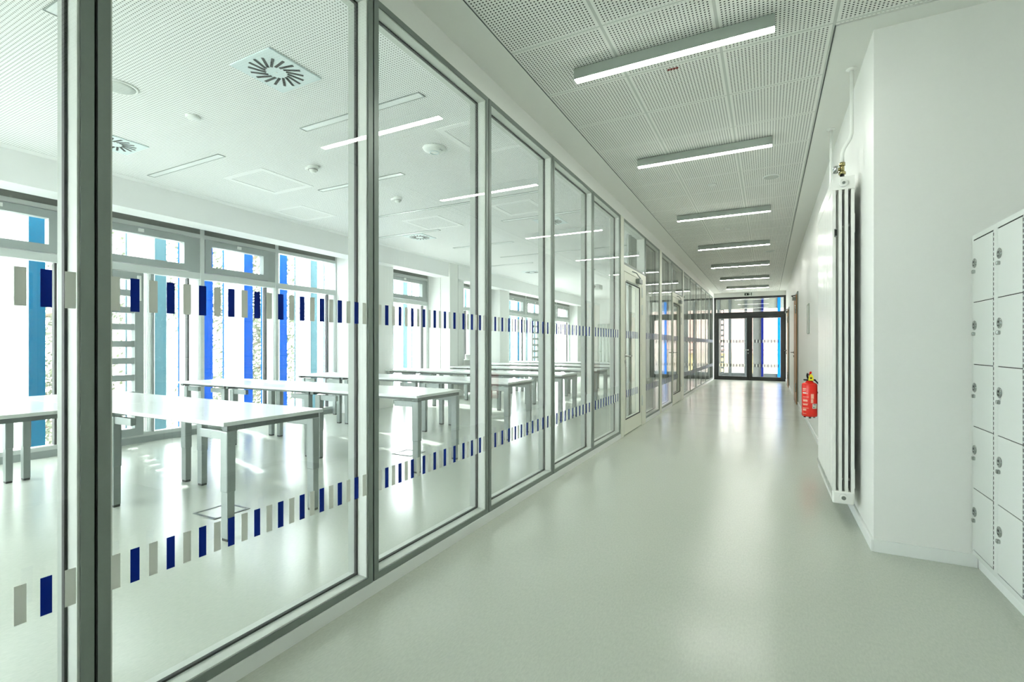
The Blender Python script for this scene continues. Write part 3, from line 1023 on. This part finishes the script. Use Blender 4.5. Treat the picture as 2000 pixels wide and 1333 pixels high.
pp.tube([(-.005, .022, RZ1 + .10), (-.005, .022, RZ1 + .16), (0.004, .022, RZ1 + .19), (.040, .022, RZ1 + .255), (.048, .022, RZ1 + .29), (.048, .022, RZ1 + .33), (.048, .022, ZC - .006)], .0115)
pp.lathe((.048, .022, ZC - .004), [(.032, 0), (.032, -.006), (.014, -.012)], 20)
pp.build('supply_pipe', rad)
y2 = RN * RP - .03
MB(M['rosette']).tube([(.0, y2, RZ1 - .01), (.0, y2, RZ1 + .12), (.03, y2, RZ1 + .22), (.03, y2, ZC - .006)], .0115).lathe((.03, y2, ZC - .004), [(.032, 0), (.032, -.006), (.014, -.012)], 20).build('return_pipe', rad)

# ------------------------------------------------------------------ lockers
XL0, ZL0, ZL1, LP = .985, .098, 1.766, .316
def make_locker():
    t = empty('locker_column', (XL0, 0, 0), 'x', 'locker', 'columns of lockers')
    b = MB(M['locker'], M['gap'], M['skirt'])
    b.box(.006, .46, 0, LP - .001, .07, 1.795, 0)
    b.box(.0, .006, 0, .030, .07, 1.795, 0).box(.0, .006, LP - .016, LP - .001, .07, 1.795, 0)
    b.box(.0, .006, .030, LP - .016, ZL1 + .004, 1.795, 0).box(.0, .006, .030, LP - .016, .07, ZL0 - .002, 0)
    b.box(.022, .46, 0, LP - .001, 0, .07, 2)
    # hinge line: black gap broken by hinge knuckles
    p = (ZL1 - ZL0) / 68
    for k in range(68):
        b.box(.001, .0065, .0315, .0405, ZL0 + k * p, ZL0 + k * p + p * .62, 1)
    b.box(.003, .0068, .042, LP - .016, ZL0, ZL1 + .004, 1).box(.002, .0068, .030, .042, ZL0, ZL1 + .004, 0)
    b.build('body', t)
    h = (ZL1 - ZL0) / 5
    for k in range(5):
        z0 = ZL1 - (k + 1) * h + .002
        z1 = ZL1 - k * h - .002
        d = MB(M['locker']).bbox(-.0005, .0075, .0425, LP - .0175, z0, z1, .0015, 0, 1).build('door', t)
        zc = z1 - .122
        y = LP - .040
        MB(M['lockm'], M['chrome'], M['black']).lathe((0, y, zc), [(.024, 0), (.024, -.004), (.021, -.006), (.003, -.006)], 24, 0, 'X') \
            .lathe((-.002, y, zc), [(.0255, 0), (.0255, -.002), (.0235, -.003)], 24, 1, 'X') \
            .box(-.0072, -.0058, y - .006, y + .006, zc + .001, zc + .011, 2).box(-.0072, -.0058, y - .004, y + .008, zc - .014, zc - .009, 2).build('lock', d)
        MB(M['chrome']).bbox(-.014, 0, y - .010, y + .010, zc - .056, zc - .036, .004).build('knob', d)
    return t
lk = make_locker()
for i in range(4):
    y = 3.508 - (i + 1) * LP
    lb = 'pale grey five door locker column, ' + ['touching the white return wall', 'second from the white return wall', 'third from the white return wall', 'fourth from the white return wall'][i]
    if i == 0:
        lk.location = (XL0, y, 0)
        lk['label'] = lb
    else:
        dup(lk, (XL0, y, 0), lb)

# ------------------------------------------------------------------ fire extinguisher
ex = empty('fire_extinguisher', (.436, 6.68, .355), 'red fire extinguisher with yellow pin tag hanging on the right wall', 'fire extinguisher')
R = .079
MB(M['red']).lathe((0, 0, .018), [(.05, 0), (R * .94, .002), (R, .018), (R, .365), (R * .95, .380), (R * .78, .390), (.045, .397), (.030, .415)], 36).build('cylinder', ex)
MB(M['black']).lathe((0, 0, .415), [(.030, 0), (.030, .02), (.024, .03), (.020, .05)], 20).bbox(-.062, .062, -.02, .02, .435, .452, .006).build('valve_head', ex)
MB(M['black']).tube([(-.012, .02, .45), (-.022, .02, .49), (-.02, .01, .515), (-.02, -.045, .505)], .010).build('carry_handle', ex)
MB(M['red']).tube([(.005, .02, .45), (.005, .01, .505), (.01, -.03, .535)], .011).build('trigger_lever', ex)
MB(M['yellow'], M['black']).prism([(-.030, 0), (.030, 0), (.024, .05), (.008, .075), (-.008, .075), (-.024, .05)], .010, lambda u, v, w: (.012 + u * .9, -.036 - w, .437 + v)).cyl((.012, -.0465, .467), .010, -.003, 'Y', 16, 1).build('pin_tag', ex)
for k in range(3):
    a = PI / 2 + k * 2 * PI / 3 + PI
    MB(M['black']).cyl((.055 * math.cos(a), .055 * math.sin(a), 0), .012, .022, 'Z', 12, r2=.014).build('foot', ex)
def patch(a0, a1, z0, z1, m, name, r=R + .0008):
    """thin sticker that follows the cylinder"""
    mb = MB(m)
    n = 8
    vs = []
    for rr in (r - .0006, r):
        vs.append([[mb.bm.verts.new((rr * math.cos(a0 + (a1 - a0) * i / n), rr * math.sin(a0 + (a1 - a0) * i / n), z)) for i in range(n + 1)] for z in (z0, z1)])
    for lay in vs:
        for i in range(n):
            mb.bm.faces.new([lay[0][i], lay[0][i + 1], lay[1][i + 1], lay[1][i]])
    for z in (0, 1):
        for i in range(n):
            mb.bm.faces.new([vs[0][z][i], vs[0][z][i + 1], vs[1][z][i + 1], vs[1][z][i]])
    for i in (0, n):
        mb.bm.faces.new([vs[0][0][i], vs[0][1][i], vs[1][1][i], vs[1][0][i]])
    return mb.build(name, ex)
# the side towards the camera is about -94 degrees
A = math.radians
patch(A(-72), A(-30), .115, .172, M['label'], 'inspection_sticker')
st = ex.children[-1]
def patch_child(a0, a1, z0, z1, m, name, parent):
    o = patch(a0, a1, z0, z1, m, name, R + .0016)
    o.parent = parent
patch_child(A(-66), A(-46), .158, .165, M['black'], 'sticker_heading', st)
patch_child(A(-66), A(-57), .122, .138, M['green'], 'sticker_seal', st)
patch_child(A(-44), A(-37), .122, .136, M['yellow'], 'sticker_seal', st)
inst = patch(A(-150), A(-106), .285, .290, M['cream'], 'instruction_print')
for z, h, a0, a1 in ((.335, .014, -150, -118), (.318, .008, -150, -122), (.245, .006, -148, -100), (.215, .004, -148, -112), (.195, .018, -146, -108), (.165, .006, -150, -104), (.152, .010, -146, -108),
                     (.118, .005, -150, -100), (.088, .022, -148, -118), (.052, .004, -146, -118)):
    patch_child(A(a0), A(a1), z, z + h, M['cream'], 'instruction_line', inst)
patch_child(A(-84), A(-62), .23, .285, M['cream'], 'instruction_pictogram', inst)
patch_child(A(-84), A(-66), .18, .225, M['cream'], 'instruction_pictogram', inst)
patch_child(A(-150), A(-118), .290, .300, M['label'], 'instruction_bar', inst)
MB(M['black'], M['lockm']).tube([(.055, -.03, .44), (.088, -.035, .40), (.094, -.03, .33), (.094, -.03, .18)], .008, 10, 0).cyl((.094, -.03, .13), .010, .055, 'Z', 12, 1).build('hose', ex)
MB(M['black']).box(.088, .112, -.02, .02, .26, .34).box(.080, .092, -.045, .045, .29, .305).build('wall_hook', ex)

# framed notice on the right wall
nf = empty('notice_frame', (XR, 8.42, 1.375), 'slim grey framed white notice holder on the right wall', 'frame')
MB(M['lamp']).ring(-.014, 0, 0, .34, 0, .45, .014).build('frame', nf)
MB(M['label']).box(-.006, -.001, .014, .326, .014, .436).build('sheet', nf)

# exit sign above the far door
sg = empty('exit_sign', (-.59, YE, 2.975), 'white exit sign with down arrow and running figure above the far door', 'sign')
MB(M['sign']).bbox(-.145, .145, -.022, 0, -.062, .062, .004).build('plate', sg)
place = lambda u, v, w: (u, -.0225 - w, v)
MB(M['signdark']).prism([(-.115, -.04), (.02, -.04), (.02, .04), (-.115, .04)], .002, place).prism([(.088, -.045), (.112, -.045), (.112, .05), (.088, .05)], .002, place).build('dark_field', sg)
place2 = lambda u, v, w: (u, -.0248 - w, v)
MB(M['sign']).prism([(-.068, .028), (-.052, .028), (-.052, -.002), (-.034, -.002), (-.060, -.030), (-.086, -.002), (-.068, -.002)], .002, place2).build('arrow', sg)
place3 = lambda u, v, w: (u, -.0228 - w, v)
MB(M['signdark']).prism([(.040, .020), (.052, .024), (.062, .004), (.074, -.002), (.070, -.010), (.054, -.004), (.050, -.014), (.062, -.024), (.060, -.042), (.052, -.042), (.052, -.028), (.038, -.016), (.030, -.036), (.022, -.034), (.032, -.006)], .002, place3) \
    .cyl((.052, -.023, .034), .009, -.002, 'Y', 14).build('running_figure', sg)

# ------------------------------------------------------------------ outside the classroom: fins, trees, ground, house
struct(MB(M['ground']).box(-60, 30, -40, 70, -4.4, -4.2).build('floor'))
struct(MB(M['stone']).box(-8.3, -7.1, YN, 19.2, -.30, -.10).build('trim_4'))                 # facade ledge carrying the fins
XF = -7.62
def make_fin(mname, wing=True):
    t = empty('sunshade_fin', (0, 0, 0), 'x', 'sunshade fin', 'vertical sunshade fins outside the classroom windows')
    MB(M[mname]).box(-.012, .012, 0, .145, -.10, 3.3).build('coloured_panel', t)
    if wing: MB(M['mesh']).box(-.004, .004, -.34, -.002, -.10, 3.3).build('mesh_wing', t)
    MB(M[mname]).box(-.012, .012, -.352, -.340, -.10, 3.3).build('edge_strip', t)
    return t
fins = {}
FC = {2: 'fin_teal', 3: 'fin_teal', 4: 'fin_teal', 6: 'fin_blue', 7: 'fin_blue', 8: 'fin_blue', 15: 'fin_teal', 16: 'fin_teal', 22: 'fin_teal'}
CN = {'fin_teal': 'teal', 'fin_blue': 'bright blue', 'fin_pale': 'pale blue grey'}
for i in range(28):
    y = 2.43 + (i - 3) * .66
    c = FC.get(i, 'fin_pale')
    wing = i < 11
    lb = '%s %s outside the window wall, %s from the near end' % (CN[c], 'mesh-winged fin' if wing else 'slim fin', ORD[i])
    key = (c, wing)
    if key not in fins:
        fins[key] = make_fin(c, wing)
        fins[key].location = (XF, y, 0)
        fins[key]['label'] = lb
    else:
        dup(fins[key], (XF, y, 0), lb)

def tree(x, y, h, r, label, n=17000, seed=1, base=-4.2):
    rnd = random.Random(seed)
    t = empty('tree', (x, y, base), label, 'tree', 'trees beyond the facade')
    tr = MB(M['bark'])
    H = h
    trunk = [(0, 0, 0), (.08, .05, H * .25), (-.06, .1, H * .5), (.05, 0, H * .75), (0, .05, H * .95)]
    tr.tube(trunk, [.20, .17, .13, .08, .03], 10)
    ends = []
    for k in range(16):
        z = H * (.28 + .65 * rnd.random())
        a = rnd.random() * 2 * PI
        l = r * (.55 + .5 * rnd.random())
        p0 = Vector((0, 0, z))
        p1 = p0 + Vector((math.cos(a) * l * .5, math.sin(a) * l * .5, l * .3))
        p2 = p1 + Vector((math.cos(a + .4) * l * .5, math.sin(a + .4) * l * .5, l * .15))
        tr.tube([p0, p1, p2], [.06, .04, .012], 6)
        ends += [p1, (p1 + p2) / 2, p2]
    tr.build('trunk', t)
    fo = MB(M['leaf'])
    for k in range(n):
        c = rnd.choice(ends)
        p = c + Vector((rnd.gauss(0, .5), rnd.gauss(0, .5), rnd.gauss(0, .5)))
        s = .030 + .035 * rnd.random()
        nrm = Vector((rnd.gauss(0, 1), rnd.gauss(0, 1), rnd.gauss(0, 1))).normalized()
        u = nrm.orthogonal().normalized() * s
        w = nrm.cross(u.normalized()) * s * .55
        fo.bm.faces.new([fo.bm.verts.new(p + q) for q in (u, w, -u, -w)])
    fo.build('foliage', t)
TREES = [(-12.0, -1.2, 8.6, 1.6), (-12.0, 3.3, 9.2, 1.6), (-12.0, 7.8, 8.8, 1.6)]
for i, (x, y, h, r) in enumerate(TREES):
    tree(x, y, h, r, 'leafy grey green tree outside the windows, %s from the left' % ORD[i], seed=i + 3)

hs = empty('house', (-24, 4.5, -4.2), 'pale house with grey slate roof beyond the trees at far left', 'house')
MB(M['stone']).box(-4, 4, -6, 6, 0, 6.5).build('walls', hs)
MB(M['slate']).prism([(-4.5, 6.3), (4.5, 6.3), (0, 11.0)], 13, lambda u, v, w: (u, -6.5 + w, v)).build('roof', hs)

# ------------------------------------------------------------------ beyond the far door: loggia, fins, rail, house
struct(MB(M['stone']).box(-6.8, 2.6, YE + .2, 21.5, -.25, -.03).build('trim_5'))
struct(MB(M['stone']).box(-6.8, 2.6, YE + .2, 21.4, 3.05, 3.3, 0).build('ceiling'))
for _a, _b in ((-2.6, -.50), (-.20, 1.6)):
    struct(MB(M['blind']).box(_a, _b, 21.05, 21.3, 2.63, 3.05).build('wall_far'))
struct(MB(M['loggia']).box(-.50, -.20, 21.05, 21.2, -.03, 3.05).build('wall_far'))
def post(x, w, m, label, name, z1=3.045, cat='sunshade fin'):
    o = MB(M[m]).box(-w / 2, w / 2, -.04, .04, -.03, z1).build(name)
    o.location = (x, 21.0, 0)
    tag(o, label, cat)
post(-1.72, .10, 'farpost', 'grey post behind the left edge of the far door', 'facade_post', cat='post')
post(-1.31, .10, 'farpost', 'grey post behind the left leaf of the far door', 'facade_post', cat='post')
post(-.745, .09, 'farpost', 'grey post beside the middle of the far door', 'facade_post', cat='post')
post(-.175, .08, 'fin_navy', 'deep blue fin behind the right leaf of the far door', 'facade_fin')
post(.385, .10, 'fin_blue', 'bright blue fin at the right edge of the far door', 'facade_fin')
for _n, (_a, _b) in enumerate(((-2.75, -1.78), (-1.50, -1.37), (-1.25, -.80), (-.12, .325), (.45, 1.5))):
    o = MB(M['screen']).box(_a, _b, -.006, .006, .14, 2.62).build('perforated_screen')
    o.location = (0, 21.1, 0)
    tag(o, 'white dotted screen panel seen through the far door, %s from the left' % ORD[_n], 'screen', 'screens beyond the far door')
for _a, _b in ((-2.6, -.50), (-.13, 1.6)):
    struct(MB(M['farpost']).box(_a, _b, 21.06, 21.2, -.03, .13).build('trim_6'))
o = MB(M['farpost']).ringx(-.03, .03, -.115, .02, .14, 2.62, .03)
for k in range(11):
    o.box(-.085, -.01, -.025, .025, .30 + k * .21, .37 + k * .21)
o = o.build('slatted_panel')
o.location = (-1.535, 20.9, 0)
tag(o, 'narrow dark slatted panel at the left edge of the far door view', 'panel')
rl = empty('balcony_railing', (-.3, 21.32, -.03), 'dark metal railing with thin bars beyond the far door', 'railing')
MB(M['black']).box(-2.2, 2.0, -.02, .02, 1.04, 1.07).box(-2.2, 2.0, -.015, .015, .08, .10).build('rail', rl)
for k in range(36):
    MB(M['black']).box(-2.16 + k * .118, -2.152 + k * .118, -.005, .005, .0, 1.06).build('bar', rl) if k == 0 else None
b0 = [c for c in rl.children if c.name.startswith('bar')][0]
for k in range(1, 36):
    c = b0.copy()
    COL.objects.link(c)
    c.parent = rl
    c.location = (k * .118, 0, 0)
h2 = empty('house', (0, 42, -4.2), 'ochre house with clay tiled roof beyond the far door', 'house')
MB(M['plaster']).box(-16, 14, 0, 8, 0, 4.9).build('walls', h2)
MB(M['rooft']).prism([(-.6, 4.8), (8.6, 4.8), (4.0, 10.0)], 31, lambda u, v, w: (-16.5 + w, u, v)).build('roof', h2)
for k, x in enumerate((-9, -5.5, -2, 1.5, 5)):
    MB(M['dark']).box(x - .5, x + .5, -.03, .02, 2.6, 4.0).build('window', h2)
